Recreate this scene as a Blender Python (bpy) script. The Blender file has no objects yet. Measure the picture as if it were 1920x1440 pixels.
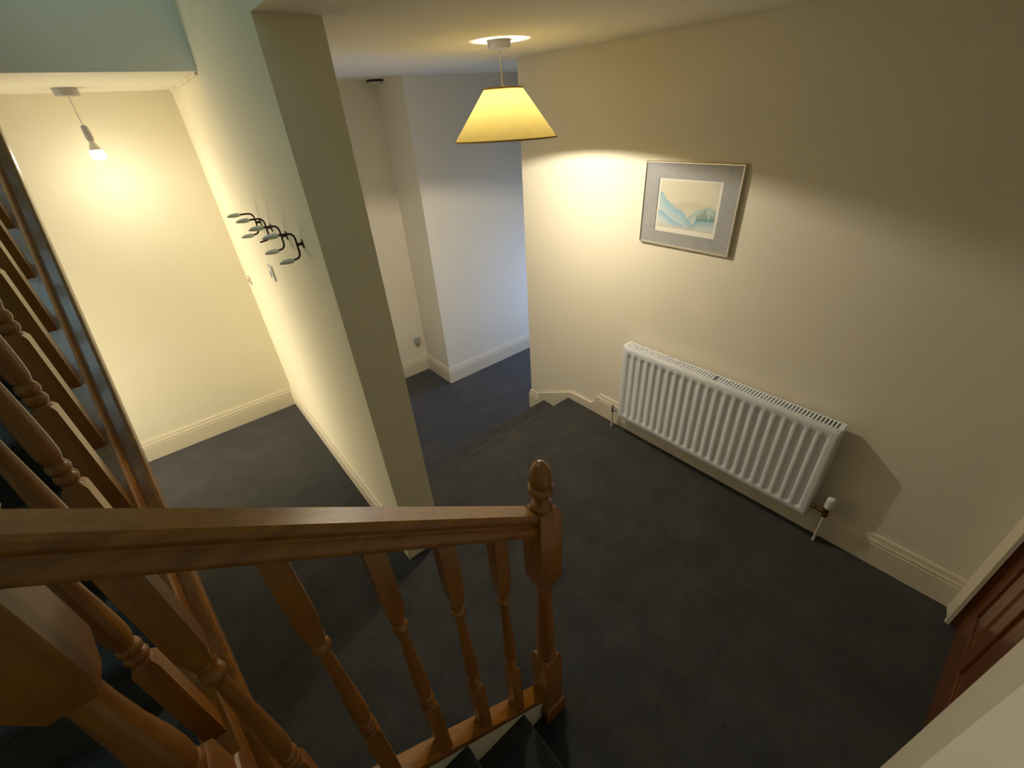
import bpy, bmesh, math, random
from mathutils import Vector, Matrix
random.seed(7)
S = bpy.context.scene
COL = S.collection
R = math.radians

# ------------------------------------------------------------------ camera
cam = bpy.data.cameras.new('camera')
cam_o = bpy.data.objects.new('camera', cam)
COL.objects.link(cam_o)
cam.sensor_width = 36.0
cam.lens = 805.9 / 1920 * 36.0
cam.clip_start = 0.02
rx = Vector((0.766438, -0.639407, -0.061083))     # image right
rd = Vector((-0.384768, -0.380891, -0.840759))    # image down
rf = Vector((0.514321, 0.667893, -0.537953))      # view direction
m = Matrix((( rx.x, -rd.x, -rf.x, 0), (rx.y, -rd.y, -rf.y, 0), (rx.z, -rd.z, -rf.z, 0), (0, 0, 0, 1)))
cam_o.matrix_world = Matrix.Translation((0, 0, 2.2)) @ m
S.camera = cam_o

# ------------------------------------------------------------------ light and exposure
BULB_MAIN = 1850.0      # emission of the bulb inside the lampshade
BULB_BARE = 290.0      # emission of the bare bulb in the left hall
SKY_UP = 16.0          # daylight through the skylight over the stairs
SKY_HALL = 16.0        # daylight through the glazed door of the lower hall
S.view_settings.view_transform = 'Standard'
S.view_settings.look = 'None'
S.view_settings.exposure = 0.0
S.view_settings.gamma = 1.0
S.view_settings.use_curve_mapping = False
w = bpy.data.worlds.new('world'); S.world = w; w.use_nodes = True
w.node_tree.nodes['Background'].inputs[0].default_value = (0.45, 0.62, 1.0, 1)
w.node_tree.nodes['Background'].inputs[1].default_value = 0.25

def area(name, loc, rot, sx, sy, power, col, spread=math.pi):
    l = bpy.data.lights.new(name, 'AREA'); l.shape = 'RECTANGLE'; l.size = sx; l.size_y = sy
    l.energy = power; l.color = col; l.spread = spread
    o = bpy.data.objects.new(name, l); COL.objects.link(o); o.location = loc; o.rotation_euler = rot
    return o
area('daylight_skylight', (-0.45, 1.6, 5.02), (0, 0, 0), 1.0, 1.2, SKY_UP, (0.50, 0.84, 0.94))
SIDE_FILL = 20.0       # added fill for the left hall; side room and doorway are made up
area('added_side_fill', (-1.62, 3.42, 0.85), (0, R(-90), 0), 1.5, 0.7, SIDE_FILL, (1.0, 0.87, 0.62), R(115))
area('daylight_hall_door', (4.52, 3.20, 0.40), (0, R(90), 0), 1.1, 0.7, SKY_HALL, (0.34, 0.52, 1.0), R(105))

# ------------------------------------------------------------------ materials
def mat(name, col, rough=0.5, metal=0.0, spec=0.5, coat=0.0):
    mt = bpy.data.materials.new(name); mt.use_nodes = True
    b = mt.node_tree.nodes['Principled BSDF']
    b.inputs['Base Color'].default_value = (*col, 1)
    b.inputs['Roughness'].default_value = rough
    b.inputs['Metallic'].default_value = metal
    b.inputs['Specular IOR Level'].default_value = spec
    b.inputs['Coat Weight'].default_value = coat
    b.inputs['Coat Roughness'].default_value = 0.12
    return mt, b
def noise_col(mt, b, c1, c2, scale, detail=4, stretch=None, bump=0.0, bscale=None, rough=0.6):
    nt = mt.node_tree; N = nt.nodes; L = nt.links
    tc = N.new('ShaderNodeTexCoord'); mp = N.new('ShaderNodeMapping')
    if stretch: mp.inputs['Scale'].default_value = stretch
    L.new(tc.outputs['Object'], mp.inputs['Vector'])
    no = N.new('ShaderNodeTexNoise'); no.inputs['Scale'].default_value = scale
    no.inputs['Detail'].default_value = detail; no.inputs['Roughness'].default_value = rough
    L.new(mp.outputs[0], no.inputs['Vector'])
    cr = N.new('ShaderNodeValToRGB')
    cr.color_ramp.elements[0].position = 0.3; cr.color_ramp.elements[0].color = (*c1, 1)
    cr.color_ramp.elements[1].position = 0.7; cr.color_ramp.elements[1].color = (*c2, 1)
    L.new(no.outputs['Fac'], cr.inputs[0]); L.new(cr.outputs[0], b.inputs['Base Color'])
    if bump:
        n2 = N.new('ShaderNodeTexNoise'); n2.inputs['Scale'].default_value = bscale or scale * 4
        n2.inputs['Detail'].default_value = 3
        L.new(mp.outputs[0], n2.inputs['Vector'])
        bu = N.new('ShaderNodeBump'); bu.inputs['Strength'].default_value = bump
        bu.inputs['Distance'].default_value = 0.01
        L.new(n2.outputs['Fac'], bu.inputs['Height']); L.new(bu.outputs[0], b.inputs['Normal'])
M = {}
def wallmat(name, a, c):
    mt, b = mat(name, a, 0.75, spec=0.25); noise_col(mt, b, a, c, 1.6, 3, bump=0.06, bscale=26); return mt
M['wall'] = wallmat('magnolia_emulsion', (0.845, 0.785, 0.645), (0.865, 0.805, 0.665))
M['wall_hall'] = wallmat('cream_emulsion', (0.845, 0.785, 0.60), (0.865, 0.805, 0.62))
M['ceiling'] = wallmat('ceiling_emulsion', (0.86, 0.82, 0.70), (0.875, 0.835, 0.715))
mt, b = mat('navy_carpet', (0.02, 0.022, 0.03), 0.95, spec=0.1)
noise_col(mt, b, (0.018, 0.0185, 0.0215), (0.048, 0.0475, 0.050), 4.6, 9, bump=0.6, bscale=260, rough=0.72)
b.inputs['Sheen Weight'].default_value = 0.25; b.inputs['Sheen Roughness'].default_value = 0.5
nt = mt.node_tree                      # dark specks trodden into the pile
tcs = nt.nodes.new('ShaderNodeTexCoord'); vo = nt.nodes.new('ShaderNodeTexVoronoi'); vo.inputs['Scale'].default_value = 11.0
sr = nt.nodes.new('ShaderNodeValToRGB'); sr.color_ramp.elements[0].position = 0.045; sr.color_ramp.elements[0].color = (0.25, 0.25, 0.25, 1)
sr.color_ramp.elements[1].position = 0.085; sr.color_ramp.elements[1].color = (1, 1, 1, 1)
mx = nt.nodes.new('ShaderNodeMix'); mx.data_type = 'RGBA'; mx.blend_type = 'MULTIPLY'; mx.inputs[0].default_value = 1.0
src = b.inputs['Base Color'].links[0].from_socket
nt.links.new(tcs.outputs['Object'], vo.inputs['Vector']); nt.links.new(vo.outputs['Distance'], sr.inputs[0])
nt.links.new(src, mx.inputs[6]); nt.links.new(sr.outputs[0], mx.inputs[7]); nt.links.new(mx.outputs[2], b.inputs['Base Color'])
M['carpet'] = mt
mt, b = mat('cream_gloss_paint', (0.78, 0.70, 0.54), 0.28, spec=0.5); M['gloss'] = mt
mt, b = mat('white_string_paint', (0.74, 0.72, 0.60), 0.4); M['string_paint'] = mt
def wood(name, c1, c2, axis_stretch, rough=0.32, coat=0.25):
    mt, b = mat(name, c1, rough, spec=0.5, coat=coat)
    noise_col(mt, b, c1, c2, 5.0, 6, stretch=axis_stretch, bump=0.04, bscale=18, rough=0.6); return mt
WL, WD = (0.28, 0.112, 0.013), (0.165, 0.055, 0.006)
M['pine_z'] = wood('varnished_pine', WD, WL, (9, 9, 1.0))
M['pine_x'] = wood('varnished_pine_lengthwise', WD, WL, (1.0, 9, 9))
M['pine_y'] = wood('varnished_pine_raked', WD, WL, (9, 1.0, 9))
M['door'] = wood('brown_varnished_door', (0.12, 0.035, 0.012), (0.19, 0.062, 0.02), (9, 9, 1.0), 0.3, 0.3)
M['rad'], b = mat('white_radiator_enamel', (0.86, 0.88, 0.91), 0.3)
M['plastic'], b = mat('white_plastic', (0.80, 0.78, 0.74), 0.35)
M['greyplastic'], b = mat('pale_grey_plastic', (0.44, 0.43, 0.43), 0.4)
M['black'], b = mat('dark_metal', (0.045, 0.028, 0.022), 0.35, metal=0.7)
M['dark'], b = mat('dark_recess', (0.02, 0.018, 0.015), 0.7)
M['ceramic'], b = mat('cream_ceramic', (0.80, 0.78, 0.66), 0.35)
M['chrome'], b = mat('chrome', (0.55, 0.53, 0.5), 0.18, metal=1.0)
M['brass'], b = mat('aged_brass', (0.30, 0.15, 0.05), 0.3, metal=1.0)
M['pipe'], b = mat('painted_pipe', (0.72, 0.66, 0.52), 0.4)
M['frame'], b = mat('pale_gilt_metal', (0.92, 0.86, 0.74), 0.34, metal=1.0)
mt, b = mat('grey_mount_board', (0.18, 0.175, 0.17), 0.35, spec=0.6, coat=0.5)
noise_col(mt, b, (0.32, 0.33, 0.345), (0.36, 0.37, 0.385), 30, 2); M['mount'] = mt
# lampshade: yellow cloth lit from inside
mt = bpy.data.materials.new('yellow_shade_cloth'); mt.use_nodes = True
nt = mt.node_tree; nt.nodes.clear()
out = nt.nodes.new('ShaderNodeOutputMaterial'); mix = nt.nodes.new('ShaderNodeMixShader')
tr = nt.nodes.new('ShaderNodeBsdfTranslucent'); df = nt.nodes.new('ShaderNodeBsdfDiffuse')
tc = nt.nodes.new('ShaderNodeTexCoord'); no = nt.nodes.new('ShaderNodeTexNoise'); cr = nt.nodes.new('ShaderNodeValToRGB')
no.inputs['Scale'].default_value = 14; no.inputs['Detail'].default_value = 5
cr.color_ramp.elements[0].color = (0.60, 0.46, 0.13, 1); cr.color_ramp.elements[1].color = (0.70, 0.56, 0.19, 1)
nt.links.new(tc.outputs['Object'], no.inputs['Vector']); nt.links.new(no.outputs['Fac'], cr.inputs[0])
nt.links.new(cr.outputs[0], tr.inputs['Color']); nt.links.new(cr.outputs[0], df.inputs['Color'])
mix.inputs[0].default_value = 0.935
nt.links.new(tr.outputs[0], mix.inputs[1]); nt.links.new(df.outputs[0], mix.inputs[2])
nt.links.new(mix.outputs[0], out.inputs[0]); M['shade'] = mt
def emis(name, col, strength):
    mt = bpy.data.materials.new(name); mt.use_nodes = True; nt = mt.node_tree; nt.nodes.clear()
    o = nt.nodes.new('ShaderNodeOutputMaterial'); e = nt.nodes.new('ShaderNodeEmission')
    e.inputs[0].default_value = (*col, 1); e.inputs[1].default_value = strength
    nt.links.new(e.outputs[0], o.inputs[0]); return mt
M['bulb'] = emis('lit_bulb_warm', (1.0, 0.90, 0.73), BULB_MAIN)
M['bulb_side'] = emis('lit_bulb_side', (1.0, 0.88, 0.66), 25.0)
M['bulb2'] = emis('lit_bulb_bare', (1.0, 0.91, 0.72), BULB_BARE)
mt, b = mat('window_glass', (0.9, 0.95, 1.0), 0.02); b.inputs['Transmission Weight'].default_value = 1.0; b.inputs['IOR'].default_value = 1.02
M['glass'] = mt

# ------------------------------------------------------------------ helpers
def obj(name, bm, mt, parent=None, kind=None, smooth=False, bevel=0.0, label=None, cat=None, group=None):
    bmesh.ops.recalc_face_normals(bm, faces=bm.faces[:])
    me = bpy.data.meshes.new(name); bm.to_mesh(me); bm.free()
    for mm in (mt if isinstance(mt, (list, tuple)) else [mt]): me.materials.append(mm)
    if smooth:
        for p in me.polygons: p.use_smooth = True
    o = bpy.data.objects.new(name, me); COL.objects.link(o)
    if smooth:
        md = o.modifiers.new('es', 'EDGE_SPLIT'); md.split_angle = R(38)
    if bevel:
        md = o.modifiers.new('bv', 'BEVEL'); md.width = bevel; md.segments = 2; md.limit_method = 'ANGLE'
        md.angle_limit = R(40)
    if parent:
        o.parent = parent; o.matrix_parent_inverse = Matrix.Identity(4)
        o.location = -Vector(parent['_o']) if '_o' in parent.keys() else (0, 0, 0)
    if kind: o['kind'] = kind
    if label: o['label'] = label
    if cat: o['category'] = cat
    if group: o['group'] = group
    return o
THINGS = []
def thing(name, label, cat, loc=(0, 0, 0), group=None, kind=None):
    """An Empty at the base of a thing. Parts are modelled in world coordinates and offset by -loc."""
    o = bpy.data.objects.new(name, None); COL.objects.link(o); o.location = loc; o.empty_display_size = 0.05
    o['_o'] = list(loc)
    if label: o['label'] = label
    if cat: o['category'] = cat
    if group: o['group'] = group
    if kind: o['kind'] = kind
    THINGS.append(o); return o
def sub(name, bm, mt, parent, **k):
    """sub-part: parent is itself a mesh part carrying an offset"""
    o = obj(name, bm, mt, None, **k); o.parent = parent; o.matrix_parent_inverse = Matrix.Identity(4)
    return o
def bx(bm, x0, x1, y0, y1, z0, z1):
    v = [bm.verts.new((x, y, z)) for z in (z0, z1) for x, y in ((x0, y0), (x1, y0), (x1, y1), (x0, y1))]
    for f in ((0, 3, 2, 1), (4, 5, 6, 7), (0, 1, 5, 4), (1, 2, 6, 5), (2, 3, 7, 6), (3, 0, 4, 7)):
        bm.faces.new([v[i] for i in f])
def B(*boxes):
    bm = bmesh.new()
    for b_ in boxes: bx(bm, *b_)
    return bm
def struct(name, bm, mt, **k):
    return obj(name, bm, mt, kind='structure', **k)
def sweep(bm, rings, closed=False, caps=True):
    """rings: list of lists of points with equal count, joined in order"""
    V = [[bm.verts.new(p) for p in r] for r in rings]; n = len(V[0])
    for a, c in zip(V[:-1], V[1:]):
        for i in range(n): bm.faces.new((a[i], a[(i + 1) % n], c[(i + 1) % n], c[i]))
    if caps:
        bm.faces.new(V[0][::-1]); bm.faces.new(V[-1])
def tube(bm, pts, r, seg=10, caps=True):
    pts = [Vector(p) for p in pts]; rings = []
    for i, p in enumerate(pts):
        t = (pts[min(i + 1, len(pts) - 1)] - pts[max(i - 1, 0)]).normalized()
        a = t.orthogonal().normalized() if i == 0 else (prev - t * prev.dot(t)).normalized()
        prev = a; c = t.cross(a)
        rr = r[i] if isinstance(r, (list, tuple)) else r
        rings.append([p + (a * math.cos(2 * math.pi * k / seg) + c * math.sin(2 * math.pi * k / seg)) * rr for k in range(seg)])
    sweep(bm, rings, caps=caps)
def lathe(bm, cx, cy, prof, seg=28, caps=True):
    rings = [[(cx + r * math.cos(2 * math.pi * k / seg), cy + r * math.sin(2 * math.pi * k / seg), z) for k in range(seg)] for r, z in prof]
    sweep(bm, rings, caps=caps)
def prism(bm, poly, axis, a, c):
    """poly of 2-D points extruded along axis from a to c"""
    def P(p, t):
        return {'x': (t, p[0], p[1]), 'y': (p[0], t, p[1]), 'z': (p[0], p[1], t)}[axis]
    v0 = [bm.verts.new(P(p, a)) for p in poly]; v1 = [bm.verts.new(P(p, c)) for p in poly]
    n = len(poly); bm.faces.new(v0[::-1]); bm.faces.new(v1)
    for i in range(n): bm.faces.new((v0[i], v0[(i + 1) % n], v1[(i + 1) % n], v1[i]))

# ------------------------------------------------------------------ key dimensions
XR = 2.336            # right wall
XP0, XP1, YP = 0.464, 0.667, 1.687   # partition wall faces and end
YL = 3.94             # back wall of the left hall
ZC = 2.477            # ceiling
YN1, YN2, ST = 2.207, 2.53, 0.187    # two steps down to the lower hall
ZL = -2 * ST
XW = -1.25            # far left wall beside the stairs
YS = -0.27            # wall beside the lower flight
YD = -0.40            # wall with the door
XE = 0.985            # end of the wall beside the stairs

# ------------------------------------------------------------------ floors
struct('floor', B((XW, XR, YD - 0.6, YP, -0.12, 0), (XW, XP1 - 0.1, YP, YL, -0.12, 0), (XW - 0.45, XW, 3.0, 3.85, -0.12, 0), (XP1 - 0.1, XR, YP, YN1 - 0.02, -0.12, 0)), M['carpet'])
def nosed(bm, x0, x1, yn, yb, zb, zt, r=0.014):
    """carpeted step: nose at yn (towards +y), back at yb"""
    poly = [(yb, zb), (yb, zt)] + [(yn - r + r * math.sin(a), zt - r + r * math.cos(a)) for a in [R(t) for t in (0, 22, 45, 67, 90, 120, 150, 180)]] + [(yn - 0.02, zt - 2 * r - 0.005), (yn - 0.02, zb)]
    prism(bm, poly, 'x', x0, x1)
bm = bmesh.new(); nosed(bm, XP1 - 0.1, XR, YN1, YN1 - 0.02 - 0.02, ZL - 0.05, 0.0015)
struct('floor_edge', bm, M['carpet'])
bm = bmesh.new(); nosed(bm, XP1 - 0.1, XR + 0.1, YN2, YN1 - 0.02, ZL - 0.05, -ST)
struct('floor_step', bm, M['carpet'])
struct('floor_lower', B((XP1 - 0.1, 4.7, YN2 - 0.02, 4.3, ZL - 0.1, ZL)), M['carpet'])

# ------------------------------------------------------------------ walls and ceilings
struct('wall_right', B((XR, XR + 0.12, YD - 0.15, 2.72, ZL - 0.05, ZC + 0.25), (XR + 0.12, 4.7, 2.60, 2.72, ZL - 0.05, ZC + 0.25)), M['wall'])
struct('wall_partition', B((XP0, XP1, YP, 4.25, -0.5, 5.1)), M['wall_hall'])
struct('wall_hall_back', B((XW - 0.1, XP0, YL, YL + 0.12, -0.1, 5.1)), M['wall_hall'])
struct('wall_left', B((XW - 0.1, XW, YD - 0.2, 3.05, -0.1, 5.1), (XW - 0.1, XW, 3.05, 3.80, 2.0, 5.1), (XW - 0.1, XW, 3.80, YL, -0.1, 5.1)), M['wall_hall'])  # doorway gap added, out of view, to let the side fill light in
struct('wall_chimney', B((1.998, 4.7, 3.72, 4.4, -0.5, ZC + 0.25)), M['wall'])
struct('wall_far', B((XP1, 1.998, 4.20, 4.35, -0.5, ZC + 0.25)), M['wall'])
struct('wall_stair_side', B((XW - 0.1, XE, YD - 0.1, YS, -0.1, 5.1)), M['wall'])
DX0, DX1, DH = 1.44, 2.226, 2.02
struct('wall_door', B((XE, DX0, YD - 0.1, YD, -0.1, ZC + 0.25), (DX1, XR, YD - 0.1, YD, -0.1, ZC + 0.25), (DX0, DX1, YD - 0.1, YD, DH, ZC + 0.25)), M['wall'])
struct('wall_upper', B((XP0, XP0 + 0.1, YS, YP, 2.73, 5.1)), M['wall'])
struct('ceiling', B((XP0, XR, YS, YP, ZC, 2.73), (XP1, XR, YP, 2.60, ZC, 2.73), (XP1, 4.6, 2.60, 3.72, ZC, 2.73), (XP1, 1.998, 3.72, 4.20, ZC, 2.73), (XE, XR, YD, YS, ZC, 2.73)), M['ceiling'])
struct('ceiling_hall', B((-0.335, XP0, 2.80, YL, 2.435, 2.73), (XW, -0.335, 3.02, YL, 2.435, 2.73)), M['ceiling'])
struct('ceiling_upper', B((XW, -0.95, YS, YL, 5.0, 5.1), (0.05, XP0, YS, YL, 5.0, 5.1), (-0.95, 0.05, YS, 1.0, 5.0, 5.1), (-0.95, 0.05, 2.2, YL, 5.0, 5.1)), M['ceiling'])
# glazed door at the far end of the lower hall, out of view, and the skylight
struct('wall_lower_end', B((4.6, 4.7, 2.72, 2.80, ZL, ZC), (4.6, 4.7, 3.60, 3.72, ZL, ZC), (4.6, 4.7, 2.80, 3.60, 1.3, ZC), (4.6, 4.7, 2.80, 3.60, ZL, -0.2)), M['wall'])
w1 = thing('window_1', None, None, (4.6, 3.2, 0.5), kind='structure')
obj('window_frame', B((4.60, 4.66, 2.80, 2.86, -0.2, 1.3), (4.60, 4.66, 3.54, 3.60, -0.2, 1.3), (4.60, 4.66, 2.86, 3.54, -0.2, -0.14), (4.60, 4.66, 2.86, 3.54, 1.24, 1.3)), M['gloss'], w1)
obj('pane', B((4.63, 4.636, 2.86, 3.54, -0.14, 1.24)), M['glass'], w1)
w2 = thing('window_2', None, None, (-0.45, 1.6, 5.0), kind='structure')
obj('window_frame', B((-0.95, -0.89, 1.0, 2.2, 5.03, 5.1), (-0.01, 0.05, 1.0, 2.2, 5.03, 5.1), (-0.89, -0.01, 1.0, 1.06, 5.03, 5.1), (-0.89, -0.01, 2.14, 2.2, 5.03, 5.1)), M['gloss'], w2)
obj('pane', B((-0.89, -0.01, 1.06, 2.14, 5.06, 5.066)), M['glass'], w2)

# ------------------------------------------------------------------ skirting boards
def skirt(name, path, h, z=0.0, left=True, th=0.02):
    """path: plan polyline; the room lies on its left side (left=True)"""
    prof = [(0, 0), (th, 0), (th, h * .70), (th * .72, h * .725), (th * .70, h * .745), (th * .95, h * .765), (th * .95, h * .80), (th * .78, h * .83), (th * .62, h * .88), (th * .58, h * .93), (th * .42, h * .985), (0, h)]
    pts = [Vector((p[0], p[1])) for p in path]; rings = []
    for i, p in enumerate(pts):
        ns = []
        for a, c in ((i - 1, i), (i, i + 1)):
            if 0 <= a and c < len(pts):
                d = (pts[c] - pts[a]).normalized(); n = Vector((-d.y, d.x)) * (1 if left else -1); ns.append(n)
        if len(ns) == 2:
            n = (ns[0] + ns[1]); n = n / n.dot(ns[0])
        else: n = ns[0]
        rings.append([(p.x + n.x * o_, p.y + n.y * o_, z + zz) for o_, zz in prof])
    bm = bmesh.new(); sweep(bm, rings)
    return struct(name, bm, M['gloss'])
skirt('baseboard_right', [(XR, YD + 0.0), (XR, 1.862)], 0.198)
skirt('baseboard_left_hall', [(XP0, YP - 0.001), (XP0, YL), (XW, YL)], 0.172)
skirt('baseboard_far', [(4.6, 3.72), (1.998, 3.72), (1.998, 4.20), (XP1, 4.20)], 0.185, ZL)
skirt('baseboard_partition', [(XP1, 4.20), (XP1, YN2)], 0.185, ZL)
# stepped skirting that follows the two steps down
x0, x1 = XR - 0.02, XR
bm = bmesh.new()
prism(bm, [(1.860, -0.02), (1.930, -0.02), (1.930, 0.088), (1.905, 0.104), (1.888, 0.150), (1.876, 0.160), (1.860, 0.160)], 'x', x0, x1)
struct('trim_1', bm, M['gloss'])
bm = bmesh.new()
prism(bm, [(1.932, -0.02), (2.190, -0.02), (2.205, -0.25), (2.53, -0.25), (2.53, ZL), (2.606, ZL), (2.606, -0.165), (2.575, -0.128), (2.165, 0.070), (1.932, 0.076)], 'x', x0, x1)
struct('trim_2', bm, M['gloss'], bevel=0.003)
skirt('baseboard_corner', [(XR, 2.607), (XR, 2.72), (3.2, 2.72)], 0.215, ZL)
# edge strip of the wall beside the lower flight, door architraves
bm = bmesh.new(); prism(bm, [(XE + 0.004, YS - 0.02), (XE + 0.004, YS + 0.004), (XE - 0.002, YS + 0.009), (XE - 0.012, YS + 0.011), (XE - 0.05, YS + 0.009), (XE - 0.09, YS + 0.004), (XE - 0.116, YS - 0.0005), (XE - 0.116, YS - 0.02)], 'z', 0.0, ZC)
struct('trim_3', bm, M['gloss'])
def architrave(name, xa, xb, inner):
    bm = bmesh.new(); s = 1 if inner == 'left' else -1; a = xa if inner == 'left' else xb
    wd = abs(xb - xa)
    prof = [(0, 0), (0, .014), (wd * .12, .018), (wd * .3, .014), (wd * .45, .016), (wd * .75, .024), (wd * .92, .026), (wd, .020), (wd, 0)]
    prism(bm, [(a + s * px, YD + py) for px, py in prof], 'z', 0.0, DH + 0.08)
    return struct(name, bm, M['gloss'])
architrave('trim_4', DX1 - 0.012, XR - 0.001, 'left')
architrave('trim_5', DX0 - 0.085, DX0 + 0.008, 'right')
struct('trim_6', B((DX0 + 0.009, DX1 - 0.013, YD, YD + 0.02, DH - 0.01, DH + 0.08)), M['gloss'])
# rough strip of trunking where the hall ceiling meets the partition
bm = bmesh.new()
for i in range(9):
    y = 2.83 + i * 0.12; d = 0.012 + 0.004 * random.random()
    bx(bm, XP0 - d, XP0, y, y + 0.118, 2.435 - d, 2.4352)
struct('trim_7', bm, M['wall_hall'], bevel=0.003)

# ------------------------------------------------------------------ panelled door
door = thing('door_1', None, None, ((DX0 + DX1) / 2, YD - 0.03, 0), kind='structure')
dx0, dx1 = DX0 + 0.004, DX1 - 0.004; DYB, DYF = YD - 0.062, YD - 0.026
stw = 0.105; mid = (dx0 + dx1) / 2
obj('door_board', B((dx0, dx1, DYB, DYB + 0.012, 0.008, DH - 0.004)), M['door'], door)
for xa, xb in ((dx0, dx0 + stw), (dx1 - stw, dx1)):
    obj('stile', B((xa, xb, DYB + 0.012, DYF, 0.008, DH - 0.004)), M['door'], door, bevel=0.004)
rails = [(0.008, 0.225), (0.80, 0.98), (1.62, 1.74), (DH - 0.12, DH - 0.004)]
for za, zb in rails:
    obj('rail', B((dx0 + stw, dx1 - stw, DYB + 0.012, DYF, za, zb)), M['door'], door, bevel=0.004)
for (za, _), (zb, _) in zip([(r[1], 0) for r in rails[:-1]], [(r[0], 0) for r in rails[1:]]):
    obj('muntin', B((mid - 0.05, mid + 0.05, DYB + 0.012, DYF, za, zb)), M['door'], door, bevel=0.004)
    for xa, xb in ((dx0 + stw, mid - 0.05), (mid + 0.05, dx1 - stw)):
        bm = bmesh.new()
        rings = []
        for o_, y in ((0.0, DYB + 0.012), (0.0, DYB + 0.024), (0.012, DYB + 0.016), (0.05, DYB + 0.030), (0.056, DYB + 0.034)):
            rings.append([(xa + o_, y, za + o_), (xb - o_, y, za + o_), (xb - o_, y, zb - o_), (xa + o_, y, zb - o_)])
        sweep(bm, rings)
        obj('door_panel', bm, M['door'], door)
obj('door_lining', B((DX1 - 0.004, DX1 + 0.0, YD - 0.1, YD, 0, DH), (DX0, DX0 + 0.004, YD - 0.1, YD, 0, DH)), M['door'], door)

# ------------------------------------------------------------------ staircase: treads, string
GO, RI = 0.243, 0.195
st = thing('staircase', 'navy carpeted stairs with white painted string turning past the pine balustrade', 'staircase', (0.4, 0.2, 0.0))
def step_x(bm, xn, xb, y0, y1, z0, z1, r=0.016):
    poly = [(xb, z0), (xb, z1)] + [(xn - r + r * math.sin(a), z1 - r + r * math.cos(a)) for a in [R(t) for t in (0, 22, 45, 67, 90, 120, 150, 180)]] + [(xn - 0.022, z1 - 2 * r - 0.006), (xn - 0.022, z0)]
    prism(bm, poly, 'y', y0, y1)
YB0, YB1 = 0.59, 0.65        # lower balustrade base rail
for k in (1, 2, 3):
    xn = 0.41 - GO * (k - 1); bm = bmesh.new()
    step_x(bm, xn, xn - GO - 0.03, YS + 0.002, 0.605, (RI * (k - 1)) if k > 1 else 0.001, RI * k)
    obj('step', bm, M['carpet'], st)
bm = bmesh.new(); step_x(bm, 0.41 - GO * 3, XW + 0.002, YS + 0.002, 0.78, RI * 3 - 0.05, RI * 4)
obj('quarter_landing', bm, M['carpet'], st)
G2 = RI / 0.774
def z2(y): return 1.878 - 0.774 * (1.851 - y)          # top of the base rail of the upper flight
for k in range(5, 15):
    yn = 0.745 + G2 * (k - 5); z1 = RI * k; r = 0.016
    poly = [(yn + G2 + 0.03, z1 - RI), (yn + G2 + 0.03, z1)] + [(yn + r - r * math.sin(a), z1 - r + r * math.cos(a)) for a in [R(t) for t in (0, 30, 60, 90, 120, 150, 180)]] + [(yn + 0.022, z1 - 2 * r - 0.006), (yn + 0.022, z1 - RI)]
    if k == 14: poly[0] = (3.015, z1 - RI); poly[1] = (3.015, z1)
    bm = bmesh.new(); prism(bm, poly, 'x', XW + 0.002, -0.345)
    obj('step', bm, M['carpet'], st)
def z1r(x): return 0.283 + 0.765 * (0.4 - x)            # top of the base rail of the lower flight
bm = bmesh.new()
xa, xb = 0.505, -0.275
prism(bm, [(xa, 0.002), (xa, z1r(xa) - 0.036), (xb, z1r(xb) - 0.036), (xb, z1r(xb) - 0.30), (0.20, 0.16), (0.36, 0.002)], 'y', 0.606, 0.634)
obj('string', bm, M['string_paint'], st, label='white painted stair string')
bm = bmesh.new()
ya, yb = 0.665, 2.98
prism(bm, [(ya, z2(ya) - 0.06), (yb, z2(yb) - 0.06), (yb, z2(yb) - 0.12), (yb, z2(yb) - 0.16), (ya, z2(ya) - 0.16)], 'x', -0.345, -0.305)
obj('string', bm, M['pine_y'], st)

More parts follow.
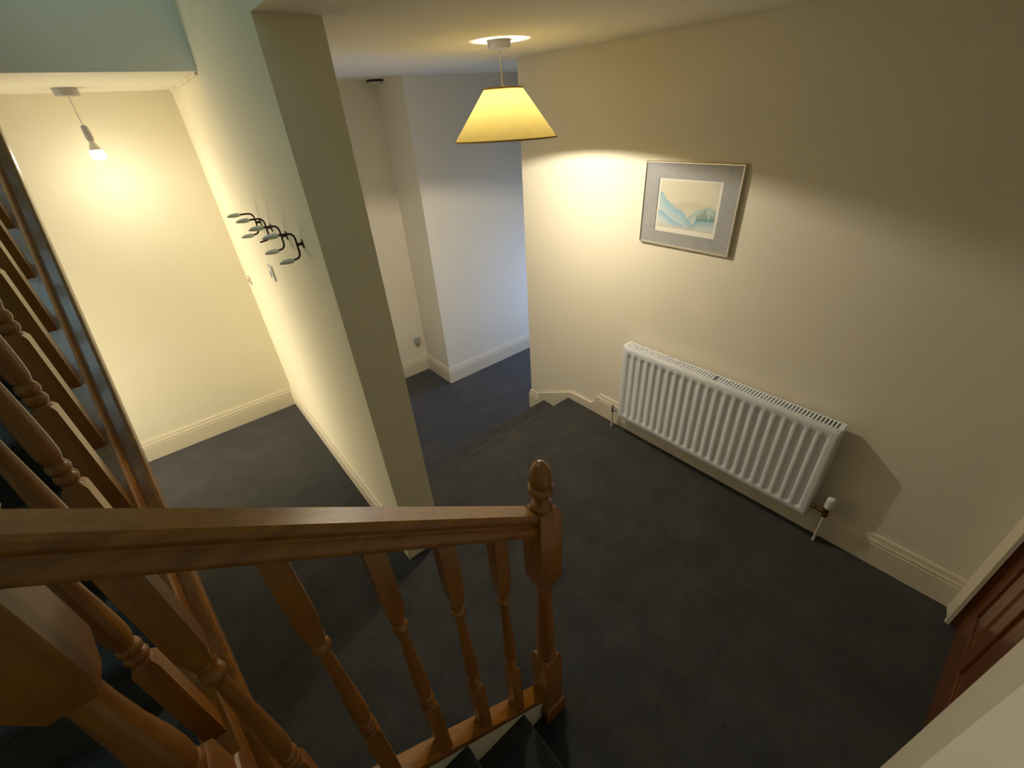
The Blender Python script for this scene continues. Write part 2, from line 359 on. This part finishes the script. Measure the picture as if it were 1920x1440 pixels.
# ------------------------------------------------------------------ balustrades
def rail_sweep(prof, ax, c, f, a, b_):
    """prof (offset across, dz) swept along axis from a to b_; f gives z"""
    bm = bmesh.new(); rings = []
    for t in (a, b_):
        rings.append([((t, c + o_, f(t) + dz) if ax == 'x' else (c + o_, t, f(t) + dz)) for o_, dz in prof])
    sweep(bm, rings); return bm
HR = [(-.030, 0), (-.024, .006), (.024, .006), (.030, 0), (.031, -.012), (.029, -.024), (.021, -.034), (.021, -.040), (.029, -.050), (.031, -.066), (.028, -.080), (.022, -.084), (-.022, -.084), (-.028, -.080), (-.031, -.066), (-.029, -.050), (-.021, -.040), (-.021, -.034), (-.029, -.024), (-.031, -.012)]
BR = [(-.030, 0), (.030, 0), (.032, -.008), (.030, -.036), (-.030, -.036), (-.032, -.008)]
def baluster(par, cx, cy, zf, slope, ax, zt, low, mt=None):
    """turned spindle with square ends raked to fit; zf, zt: foot and head heights at the centre"""
    h = 0.0205; bm = bmesh.new()
    def fz(x, y): return zf + (slope * (cx - x) if ax == 'x' else slope * (y - cy))
    def tz(x, y): return zt + (slope * (cx - x) if ax == 'x' else slope * (y - cy))
    cs = ((-h, -h), (h, -h), (h, h), (-h, h))
    zb1 = zf + low
    q = h * 0.72
    sweep(bm, [[(cx + a, cy + c, fz(cx + a, cy + c)) for a, c in cs], [(cx + a, cy + c, zb1 - 0.008) for a, c in cs], [(cx + a * .72, cy + c * .72, zb1 + 0.004) for a, c in cs]])
    zu = zf + 0.735
    sweep(bm, [[(cx + a * .62, cy + c * .62, zu - 0.006) for a, c in cs], [(cx + a, cy + c, zu + 0.045) for a, c in cs], [(cx + a, cy + c, tz(cx + a, cy + c)) for a, c in cs]])
    d = zf + low
    L_ = zu - d
    prof = [(.0150, -0.004), (.0178, .002), (.0150, .006), (.0145, .009), (.0185, .013), (.0207, .022), (.0185, .031), (.0150, .035), (.0185, .039), (.0207, .048), (.0185, .057), (.0155, .061), (.0160, .066), (.0195, .080), (.0205, .098), (.0203, .120), (.0190, .155), (.0165, .205), (.0140, .255), (.0122, .300)]
    k_ = (zu - .078 - d) / 0.355
    prof = [(r, d + (z if z < .08 else .08 + (z - .08) * (zu - .085 - d - .08) / .22)) for r, z in prof] + [(.0118, zu - .070), (.0122, zu - .062), (.0175, zu - .055), (.0198, zu - .044), (.0175, zu - .033), (.0130, zu - .028), (.0130, zu - .022), (.0175, zu - .014), (.0160, zu - .002)]
    lathe(bm, cx, cy, prof, 18)
    return obj('baluster', bm, M['pine_z'], par, smooth=True)
def newel(par, cx, cy, base, low_top, sh_bot, up_bot, up_top, fin, hb=0.0415, ptop=0.092):
    bm = bmesh.new(); cs = ((-1, -1), (1, -1), (1, 1), (-1, 1))
    def sq(s, z): return [(cx + a * s, cy + c * s, z) for a, c in cs]
    sweep(bm, [sq(hb, base), sq(hb, low_top - .018), sq(hb * .78, low_top)])
    sweep(bm, [sq(hb * .68, up_bot - .030), sq(hb, up_bot + .028), sq(hb, up_top - .018), sq(hb * .72, up_top)])
    lathe(bm, cx, cy, [(.030, low_top - .006), (.035, low_top + .004), (.0375, low_top + .014), (.035, low_top + .025), (.032, low_top + .030), (.0345, low_top + .040), (.0355, low_top + .070), (.034, low_top + .12), (.0275, up_bot - .16), (.0245, up_bot - .085), (.024, up_bot - .02)], 28)
    p = obj('newel_post', bm, M['pine_z'], par, smooth=True, bevel=0.0015)
    bm = bmesh.new()
    sweep(bm, [sq(.052, base), sq(.052, ptop - .016), sq(.049, ptop - .006), sq(.043, ptop)])
    obj('newel_plinth', bm, M['pine_z'], par)
    bm = bmesh.new(); z = up_top
    lathe(bm, cx, cy, [(.030, z - .004), (.032, z + .006), (.030, z + .016), (.021, z + .024), (.018, z + .036), (.021, z + .050), (.032, z + .060), (.036, z + .068), (.037, z + .076), (.033, z + .084), (.028, z + .088), (.030, z + .098), (.031, z + .112), (.029, z + .132), (.023, z + .150), (.014, z + .162), (.004, z + .167)], 32)
    f = sub('finial', bm, M['pine_z'], p, smooth=True, label='acorn finial')
    return p

bal = thing('balustrade', 'varnished pine balustrade crossing the foreground, ending in an acorn-topped newel post', 'banister', (0.549, 0.62, 0.0))
NX, NY = 0.549, 0.62
newel(bal, NX, NY, 0.0, 0.455, 0, 0.930, 1.262, 0)
def ztop(x): return 1.357 - 0.006 + 0.765 * (0.4 - x)
obj('handrail', rail_sweep(HR, 'x', NY, ztop, NX - 0.0405, -0.2785), M['pine_x'], bal, smooth=True)
obj('base_rail', rail_sweep(BR, 'x', NY, z1r, NX - 0.0405, -0.2785), M['pine_x'], bal)
for cx in (0.388, 0.245, 0.098, -0.052, -0.200):
    baluster(bal, cx, NY, z1r(cx), 0.765, 'x', ztop(cx) - 0.083, 0.280)

bal2 = thing('balustrade', 'varnished pine balustrade climbing the left edge beside the cream hall wall', 'banister', (-0.32, 0.62, 0.78))
XB = -0.320
newel(bal2, XB, NY, 0.62, 1.235, 0, 1.590, 2.05, 0, ptop=1.12)
BR2 = [(-.030, 0), (.030, 0), (.034, -.010), (.036, -.024), (.033, -.034), (.037, -.050), (.037, -.058), (-.030, -.058)]
obj('base_rail', rail_sweep(BR2, 'y', XB, z2, NY + 0.0405, 2.98), M['pine_y'], bal2)
CP = [(-.030, -.0585), (.062, -.0585), (.069, -.062), (.071, -.070), (.069, -.120), (.064, -.128), (-.020, -.128), (-.030, -.120)]
obj('base_moulding', rail_sweep(CP, 'y', XB, z2, NY + 0.0405, 2.98), M['pine_y'], bal2)
def zt2(y): return z2(y) + 1.068
obj('handrail', rail_sweep(HR, 'y', XB, zt2, NY + 0.0405, 2.98), M['pine_y'], bal2, smooth=True)
y = 1.851 - 0.153 * 7 + 0.012
while y < 2.95:
    baluster(bal2, XB, y, z2(y), 0.774, 'y', zt2(y) - 0.083, 0.305); y += 0.153

# ------------------------------------------------------------------ radiator
RY0, RY1, RZ0, RZ1 = 0.283, 1.600, 0.158, 0.770
XF, XBK = 2.232, 2.310
rad = thing('radiator', 'long white double panel radiator mounted low on the magnolia wall', 'radiator', (2.27, 0.94, 0.16))
def panel(xf, sgn, name):
    bm = bmesh.new(); n = 23; mg = 0.030; pitch = (RY1 - RY0 - 2 * mg) / (n)
    ys = [RY0, RY0 + 0.004, RY0 + mg * .6]; kind = [0, 0, 0]
    prof = [(0.0, 0.0), (0.16, 0.0), (0.24, .5), (0.30, 1.0), (0.70, 1.0), (0.76, .5), (0.84, 0.0)]
    for i in range(n):
        for t, d in prof: ys.append(RY0 + mg + (i + t) * pitch); kind.append(d)
    ys += [RY1 - mg * .6, RY1 - .004, RY1]; kind += [0, 0, 0]
    zs = [RZ0, RZ0 + .004, RZ0 + .028, RZ0 + .034, RZ0 + .046, RZ0 + .058, RZ1 - .072, RZ1 - .062, RZ1 - .052, RZ1 - .030, RZ1 - .004, RZ1]
    dz = [0, 0, 0, 0, .6, 1, 1, .7, 0, 0, 0, 0]
    edge = [1, 0, 0, 0, 0, 0, 0, 0, 0, 0, 0, 1]
    G = []
    for j, z in enumerate(zs):
        row = []
        for i, y in enumerate(ys):
            x = xf + sgn * 0.011 * kind[i] * dz[j] + sgn * 0.004 * (edge[j] or i in (0, len(ys) - 1))
            row.append(bm.verts.new((x, y, z)))
        G.append(row)
    for j in range(len(zs) - 1):
        for i in range(len(ys) - 1): bm.faces.new((G[j][i], G[j][i + 1], G[j + 1][i + 1], G[j + 1][i]))
    o = obj(name, bm, M['rad'], rad, smooth=False)
    for p in o.data.polygons: p.use_smooth = True
    md = o.modifiers.new('so', 'SOLIDIFY'); md.thickness = 0.0015; md.offset = 0
    return o
panel(XF, 1, 'front_panel'); panel(XBK, -1, 'back_panel')
for ya, yb in ((RY0 - 0.002, RY0), (RY1, RY1 + 0.002)):
    obj('side_cover', B((XF + 0.004, XBK - 0.003, ya, yb, RZ0 + 0.02, RZ1 + 0.004)), M['rad'], rad)
obj('top_frame', B((XF + .002, XF + .008, RY0, RY1, RZ1 - .002, RZ1 + .005), (XBK - .008, XBK - .002, RY0, RY1, RZ1 - .002, RZ1 + .005), (XF + .008, XBK - .008, RY0, RY0 + .012, RZ1 - .002, RZ1 + .005), (XF + .008, XBK - .008, RY1 - .012, RY1, RZ1 - .002, RZ1 + .005)), M['rad'], rad)
first = None; ns = 74
for i in range(ns):
    y = RY0 + 0.018 + (RY1 - RY0 - 0.036) * i / (ns - 1)
    if abs(y - 0.95) < 0.016: continue
    if first is None:
        first = obj('grille_slat', B((XF + .008, XBK - .008, y - .0045, y + .0045, RZ1 - .030, RZ1 + .003)), M['rad'], rad); fy = y
    else:
        c = first.copy(); COL.objects.link(c); c.parent = rad; c.location = first.location + Vector((0, y - fy, 0))
obj('convector', B((XF + .022, XF + .024, RY0 + .03, RY1 - .03, RZ0 + .03, RZ1 - .06), (XBK - .024, XBK - .022, RY0 + .03, RY1 - .03, RZ0 + .03, RZ1 - .06)), M['greyplastic'], rad)
for yb_ in (0.5, 1.34): obj('wall_bracket', B((XBK - 0.01, XR, yb_, yb_ + 0.04, RZ0 + .05, RZ1 - .05)), M['rad'], rad)
# valves: thermostatic head at the near end, lockshield at the far end
vx = 2.262
v1 = thing('radiator_valve', 'white capped thermostatic valve at the door end of the radiator', 'valve', (vx, 0.205, 0.0))
bm = bmesh.new(); lathe(bm, vx, 0.205, [(.017, .268), (.021, .272), (.022, .29), (.0225, .32), (.021, .338), (.014, .346), (.004, .348)], 20)
obj('valve_cap', bm, M['plastic'], v1, smooth=True)
bm = bmesh.new(); lathe(bm, vx, 0.205, [(.013, .205), (.015, .212), (.015, .224), (.011, .23), (.011, .25), (.014, .254), (.014, .268)], 14); tube(bm, [(vx, .205, .236), (vx, .284, .236)], [.0085, .0085], 12); tube(bm, [(vx, .225, .236), (vx, .243, .236)], .0125, 6); tube(bm, [(vx, .262, .236), (vx, .278, .236)], .0125, 6)
obj('valve_body', bm, M['brass'], v1, smooth=True)
bm = bmesh.new(); tube(bm, [(vx, .205, .002), (vx, .205, .206)], .0075, 12)
obj('pipe_tail', bm, M['pipe'], v1, smooth=True)
v2 = thing('radiator_valve', 'small chrome lockshield valve at the far end of the radiator beside the steps', 'valve', (vx, 1.67, 0.0))
bm = bmesh.new(); lathe(bm, vx, 1.67, [(.010, .150), (.012, .155), (.012, .168), (.009, .172), (.009, .185), (.011, .19), (.011, .20), (.007, .204), (.006, .214), (.002, .216)], 14); tube(bm, [(vx, 1.67, .180), (vx, 1.599, .180)], .0075, 12); tube(bm, [(vx, 1.655, .180), (vx, 1.638, .180)], .012, 6)
obj('valve_body', bm, M['chrome'], v2, smooth=True)
bm = bmesh.new(); tube(bm, [(vx, 1.67, .002), (vx, 1.67, .151)], .0075, 12)
obj('pipe_tail', bm, M['pipe'], v2, smooth=True)

# ------------------------------------------------------------------ framed picture
pic = thing('framed_picture', 'pale gilt framed misty blue mountain print in a wide grey mount above the radiator', 'picture', (XR, 1.335, 1.47))
PY0, PY1, PZ0, PZ1, FX = 1.052, 1.617, 1.465, 1.909, XR - 0.022
def ring_frame(x_front, x_back, y0, y1, z0, z1, wd):
    bm = bmesh.new()
    outer = [(y0, z0), (y1, z0), (y1, z1), (y0, z1)]
    def off(d): return [(y0 + d, z0 + d), (y1 - d, z0 + d), (y1 - d, z1 - d), (y0 + d, z1 - d)]
    prof = [(0, x_back), (0, x_front + .003), (wd * .3, x_front), (wd * .7, x_front), (wd, x_front + .004), (wd, x_back)]
    for k in range(4):
        a = []; c = []
        for d, x in prof:
            p = off(d); a.append((x, *p[k])); c.append((x, *p[(k + 1) % 4]))
        sweep(bm, [a, c])
    return bm
obj('frame', ring_frame(FX, XR - 0.001, PY0, PY1, PZ0, PZ1, 0.009), M['frame'], pic, label='thin pale gilt frame')
iy0, iy1, iz0, iz1 = 1.148, 1.520, 1.543, 1.826
def flat_ring(x, t, a, b_, wmat, name):
    bm = bmesh.new(); (y0, y1, z0, z1), (Y0, Y1, Z0, Z1) = a, b_
    bx(bm, x, x + t, Y0, Y1, Z0, z0); bx(bm, x, x + t, Y0, Y1, z1, Z1); bx(bm, x, x + t, Y0, y0, z0, z1); bx(bm, x, x + t, y1, Y1, z0, z1)
    return obj(name, bm, wmat, pic)
flat_ring(XR - 0.016, 0.004, (iy0, iy1, iz0, iz1), (PY0 + .008, PY1 - .008, PZ0 + .008, PZ1 - .008), M['mount'], 'mount')
# print: misty mountains as vertex colours on a flat sheet
NU, NV = 96, 74
me = bpy.data.meshes.new('print'); vs = []; fs = []; cols = []
def lerp(a, c, t): t = max(0, min(1, t)); return [a[i] + (c[i] - a[i]) * t for i in range(3)]
def sm(a, c, x):
    t = max(0, min(1, (x - a) / (c - a))); return t * t * (3 - 2 * t)
def rid(u, pts):
    for (a, ya), (c, yc) in zip(pts[:-1], pts[1:]):
        if a <= u <= c: return ya + (yc - ya) * (u - a) / (c - a)
    return pts[-1][1]
def colour(u, v):          # u left->right, v bottom->top, both 0..1
    paper = (0.66, 0.63, 0.50)
    if u < .035 or u > .965 or v < .09 or v > .965: return (0.82, 0.80, 0.72)
    c = lerp((0.74, 0.70, 0.58), (0.70, 0.66, 0.52), v)
    wob = .012 * math.sin(u * 31) + .008 * math.sin(u * 67 + 1)
    far = rid(u, [(0, .62), (.25, .58), (.45, .66), (.62, .67), (.8, .62), (1, .56)]) + wob * .6
    if v < far: c = lerp(c, (0.56, 0.54, 0.42), .6 * sm(far, far - .1, v) * (1 - sm(far - .1, far - .35, v)))
    # right-hand hills
    r1 = rid(u, [(0, 0), (.5, .30), (.62, .42), (.72, .50), (.84, .54), (1, .50)]) + wob
    if v < r1 and u > .5: c = lerp(c, lerp((0.34, 0.52, 0.54), (0.66, 0.68, 0.64), (r1 - v) / .30), .85)
    # large left-hand mountain
    l1 = rid(u, [(0, .72), (.06, .75), (.13, .66), (.22, .56), (.33, .47), (.40, .46), (.52, .34), (.62, .20), (1, .0)]) + wob
    if v < l1: c = lerp(c, lerp((0.25, 0.52, 0.68), (0.58, 0.68, 0.72), (l1 - v) / .28), .9)
    l2 = rid(u, [(0, .40), (.08, .40), (.16, .36), (.25, .26), (.4, .20), (.55, .12), (1, .0)]) + wob * .6
    if v < l2: c = lerp(c, lerp((0.20, 0.48, 0.68), (0.62, 0.70, 0.73), (l2 - v) / .16), .9)
    r2 = rid(u, [(0, 0), (.60, .17), (.68, .28), (.74, .34), (.9, .34), (1, .36)]) + wob * .6
    if v < r2 and u > .58: c = lerp(c, lerp((0.17, 0.40, 0.50), (0.58, 0.66, 0.70), (r2 - v) / .20), .9)
    # fir trees on the right
    for tu, tb, th in ((.70, .28, .14), (.745, .29, .19), (.79, .30, .25), (.835, .29, .18), (.90, .30, .15), (.94, .30, .19)):
        if tb < v < tb + th:
            half = .030 * (1 - (v - tb) / th) * (1 + .35 * math.sin(v * 190))
            if abs(u - tu) < half: c = lerp(c, (0.10, 0.22, 0.21), .75)
    c = lerp(c, (0.64, 0.62, 0.53), .8 * sm(.20, .10, v))
    return c
for j in range(NV + 1):
    for i in range(NU + 1):
        u, v = i / NU, j / NV
        vs.append((XR - 0.0128, iy1 - (iy1 - iy0) * u, iz0 + (iz1 - iz0) * v)); cols.append(colour(u, v))
for j in range(NV):
    for i in range(NU):
        a = j * (NU + 1) + i; fs.append((a, a + 1, a + NU + 2, a + NU + 1))
me.from_pydata(vs, [], fs)
ca = me.color_attributes.new('ink', 'FLOAT_COLOR', 'POINT')
for i, c in enumerate(cols): ca.data[i].color = (*c, 1)
mt, b = mat('print_ink', (1, 1, 1), 0.35, coat=0.4)
at = mt.node_tree.nodes.new('ShaderNodeAttribute'); at.attribute_name = 'ink'
mt.node_tree.links.new(at.outputs['Color'], b.inputs['Base Color']); me.materials.append(mt)
po = bpy.data.objects.new('print', me); COL.objects.link(po); po.parent = pic; po.location = -Vector(pic['_o'])
po['label'] = 'misty blue mountain landscape print'
obj('backing', B((XR - 0.0125, XR - 0.0005, PY0 + .006, PY1 - .006, PZ0 + .006, PZ1 - .006)), M['dark'], pic)

# ------------------------------------------------------------------ pendant lamp with shade
lx, ly = 1.618, 2.01
lamp = thing('pendant_lamp', 'lit ceiling pendant with a yellow conical cloth shade over the landing', 'lamp', (lx, ly, ZC))
bm = bmesh.new(); lathe(bm, lx, ly, [(.020, ZC - .0335), (.050, ZC - .032), (.054, ZC - .027), (.055, ZC - .004), (.056, ZC - .0005)], 32)
obj('ceiling_rose', bm, M['greyplastic'], lamp, smooth=True)
bm = bmesh.new(); tube(bm, [(lx, ly, ZC - .033), (lx + .003, ly, ZC - .10), (lx + .004, ly, 2.30), (lx + .004, ly, 2.25)], .0038, 10)
obj('flex', bm, M['plastic'], lamp, smooth=True)
cxs = lx + .008
bm = bmesh.new(); lathe(bm, cxs, ly, [(.008, 2.300), (.016, 2.290), (.018, 2.25), (.020, 2.20), (.014, 2.172), (.010, 2.17)], 20)
obj('lamp_holder', bm, M['plastic'], lamp, smooth=True)
# shade: thin cloth cone with rolled edges
tilt = Matrix.Translation((cxs, ly, 2.18)) @ Matrix.Rotation(R(1.2), 4, 'Y') @ Matrix.Rotation(R(-1.0), 4, 'X') @ Matrix.Translation((-cxs, -ly, -2.18))
ZT, ZB_, RT, RB = 2.287, 2.068, 0.097, 0.265
bm = bmesh.new(); seg = 56
lathe(bm, cxs, ly, [(RT, ZT), (RT + (RB - RT) * .33, ZT + (ZB_ - ZT) * .33), (RT + (RB - RT) * .66, ZT + (ZB_ - ZT) * .66), (RB, ZB_)], seg, caps=False)
bmesh.ops.transform(bm, matrix=tilt, verts=bm.verts[:])
sh = obj('lamp_shade', bm, M['shade'], lamp, smooth=True)
M['band'], b = mat('shade_binding', (0.42, 0.28, 0.09), 0.8)
for nm, rr, zz in (('shade_binding', RT, ZT), ('shade_binding', RB, ZB_)):
    bm = bmesh.new()
    lathe(bm, cxs, ly, [(rr - .0018, zz - .004), (rr + .0018, zz - .004), (rr + .0018, zz + .004), (rr - .0018, zz + .004), (rr - .0018, zz - .004)], seg, caps=False)
    bmesh.ops.transform(bm, matrix=tilt, verts=bm.verts[:]); sub(nm, bm, M['band'], sh)
bm = bmesh.new()
for k in range(4):
    a = k * math.pi / 2 + .5
    tube(bm, [(cxs + .047 * math.cos(a), ly + .047 * math.sin(a), ZT - .030), (cxs + (RT - .001) * math.cos(a), ly + (RT - .001) * math.sin(a), ZT - .004)], .0016, 6)
lathe(bm, cxs, ly, [(.0195, ZT - .034), (.038, ZT - .034), (.038, ZT - .031), (.0195, ZT - .031), (.0195, ZT - .034)], 32, caps=False)
lathe(bm, cxs, ly, [(.046, ZT - .032), (.049, ZT - .032), (.049, ZT - .029), (.046, ZT - .029), (.046, ZT - .032)], 32, caps=False)
for k in range(3):
    a = k * math.pi * 2 / 3
    tube(bm, [(cxs + .037 * math.cos(a), ly + .037 * math.sin(a), ZT - .032), (cxs + .047 * math.cos(a), ly + .047 * math.sin(a), ZT - .031)], .0014, 6)
sub('shade_carrier', bm, M['plastic'], sh)
bm = bmesh.new(); lathe(bm, cxs, ly, [(.049, ZT - .0305), (RT - .003, ZT - .008), (RT - .003, ZT - .006), (.049, ZT - .0285), (.049, ZT - .0305)], 40, caps=False)
sub('shade_gallery', bm, M['shade'], sh, smooth=True)
bm = bmesh.new(); bmesh.ops.create_icosphere(bm, subdivisions=3, radius=1, matrix=Matrix.Translation((cxs, ly, 2.132)) @ Matrix.Diagonal((.030, .030, .018, 1)))
bulb = obj('light_bulb', bm, M['bulb'], lamp, smooth=True)

# ------------------------------------------------------------------ bare bulb in the left hall
bx0, by0 = -0.044, 3.585
pend = thing('pendant_bulb', 'bare lit bulb hanging on a short flex in the cream left hall', 'lamp', (bx0, by0, 2.435))
bm = bmesh.new(); lathe(bm, bx0, by0, [(.018, 2.398), (.050, 2.400), (.053, 2.405), (.054, 2.430), (.055, 2.4345)], 32)
obj('ceiling_rose', bm, M['greyplastic'], pend, smooth=True)
bm = bmesh.new(); tube(bm, [(bx0, by0, 2.40), (bx0 - .001, by0, 2.262)], .0035, 8); obj('flex', bm, M['plastic'], pend, smooth=True)
bm = bmesh.new(); lathe(bm, bx0, by0, [(.009, 2.268), (.015, 2.262), (.017, 2.24), (.0175, 2.205), (.013, 2.192)], 18)
obj('lamp_holder', bm, M['greyplastic'], pend, smooth=True)
bm = bmesh.new(); lathe(bm, bx0, by0, [(.012, 2.196), (.013, 2.188), (.024, 2.160), (.030, 2.150)], 20)
obj('bulb_neck', bm, M['plastic'], pend, smooth=True)
bm = bmesh.new(); lathe(bm, bx0, by0, [(.0300, 2.150), (.0335, 2.135), (.0335, 2.118)], 24)
obj('bulb_globe', bm, M['bulb_side'], pend, smooth=True)
bm = bmesh.new(); lathe(bm, bx0, by0, [(.0335, 2.1178), (.031, 2.110), (.023, 2.104), (.011, 2.101), (.002, 2.100)], 24)
obj('light_bulb', bm, M['bulb2'], pend, smooth=True)

# ------------------------------------------------------------------ coat hooks
def hook(y, label, lower_cone=True, z0=1.79):
    t = thing('coat_hook', label, 'hook', (XP0, y, z0 - .1), 'double coat hooks in a row on the partition wall')
    X = 0.442; bm = bmesh.new()
    up = [(0.345 + .03, 0), ]
    rc = .022
    pts = [(0.372, y, z0 + .052), (X - rc, y, z0 + .050)]
    pts += [(X - rc + rc * math.sin(a), y, z0 + .050 - rc + rc * math.cos(a)) for a in (R(30), R(60), R(90))]
    pts += [(X, y, z0 - .028)]
    pts += [(X - rc + rc * math.cos(a), y, z0 - .028 - rc * math.sin(a)) for a in (R(30), R(60), R(90))]
    pts += [(0.395, y, z0 - .052)]
    tube(bm, pts, .0042, 8)
    r_ = obj('rod', bm, M['black'], t, smooth=True)
    bm = bmesh.new(); bx(bm, XP0 - .004, XP0 - .0003, y - .011, y + .011, z0 - .014, z0 + .020); tube(bm, [(XP0 - .003, y, z0 + .004), (X, y, z0 + .004)], .006, 8)
    obj('wall_plate', bm, M['black'], t)
    for zc_, xs, on in ((z0 + .052, 0.372, True), (z0 - .052, 0.400, lower_cone)):
        if not on: continue
        bm = bmesh.new()
        prof = [(xs + .012, .0055), (xs + .008, .009), (xs - .010, .0105), (xs - .030, .008), (xs - .043, .0035), (xs - .046, .001)]
        rings = [[(x, y + r * math.cos(2 * math.pi * k / 14), zc_ + r * math.sin(2 * math.pi * k / 14) - (0.002 if x < xs - .03 else 0)) for k in range(14)] for x, r in prof]
        sweep(bm, rings); obj('knob', bm, M['ceramic'], t, smooth=True)
hook(1.920, 'double coat hook with two pale ceramic tips, nearest the partition end')
hook(2.145, 'double coat hook with two pale tips, second from the partition end')
hook(2.400, 'double coat hook whose lower arm has lost its pale tip', lower_cone=False)
hook(2.605, 'double coat hook with two pale tips, farthest along the wall')
# small fittings
t = thing('light_switch', 'white switch plate on the partition wall below the coat hooks', 'switch', (XP0, 2.78, 1.44))
obj('switch_plate', B((XP0 - .011, XP0 - .0003, 2.738, 2.824, 1.448, 1.534)), M['plastic'], t, bevel=0.003)
obj('rocker', B((XP0 - .016, XP0 - .011, 2.770, 2.790, 1.470, 1.505)), M['plastic'], t, bevel=0.002)
t = thing('wall_fitting', 'tiny cream box on the partition wall near the hall back corner', 'fitting', (XP0, 3.79, 1.19))
obj('box_base', B((XP0 - .012, XP0 - .0003, 3.755, 3.825, 1.19, 1.25)), M['pipe'], t, bevel=0.003)
obj('box_button', B((XP0 - .020, XP0 - .012, 3.778, 3.802, 1.21, 1.23)), M['pipe'], t, bevel=0.002)
sx, sy, sz = 1.895, 4.20, 0.040
t = thing('plug_in_freshener', 'white plug-in unit in a wall socket near the chimney breast corner', 'plug', (sx, sy, sz - .05))
obj('socket_plate', B((sx - .043, sx + .043, sy - .009, sy - .0003, sz - .043, sz + .043)), M['plastic'], t, bevel=0.003)
bm = bmesh.new()
sweep(bm, [[(sx + a * .026, sy - .009 - (c + 1) * .024, z) for a, c in ((-1, -1), (1, -1), (1, 1), (-1, 1))] for z in (sz - .036, sz + .03)])
obj('plug_body', bm, M['greyplastic'], t, bevel=0.006)
obj('plug_foot', B((sx - .018, sx + .018, sy - .048, sy - .012, sz - .062, sz - .0362)), M['band'], t, bevel=0.004)
qx, qy = 1.950, 4.105
t = thing('smoke_alarm', 'small round ceiling alarm with a dark rim near the far wall', 'alarm', (qx, qy, ZC))
bm = bmesh.new(); lathe(bm, qx, qy, [(.070, ZC - .016), (.072, ZC - .014), (.072, ZC - .0005)], 30); obj('dark_rim', bm, M['dark'], t, smooth=True, label='dark rim')
bm = bmesh.new(); lathe(bm, qx, qy, [(.035, ZC - .034), (.052, ZC - .030), (.058, ZC - .0165)], 30); obj('alarm_cover', bm, M['pipe'], t, smooth=True)

for o in THINGS:
    if '_o' in o.keys(): del o['_o']
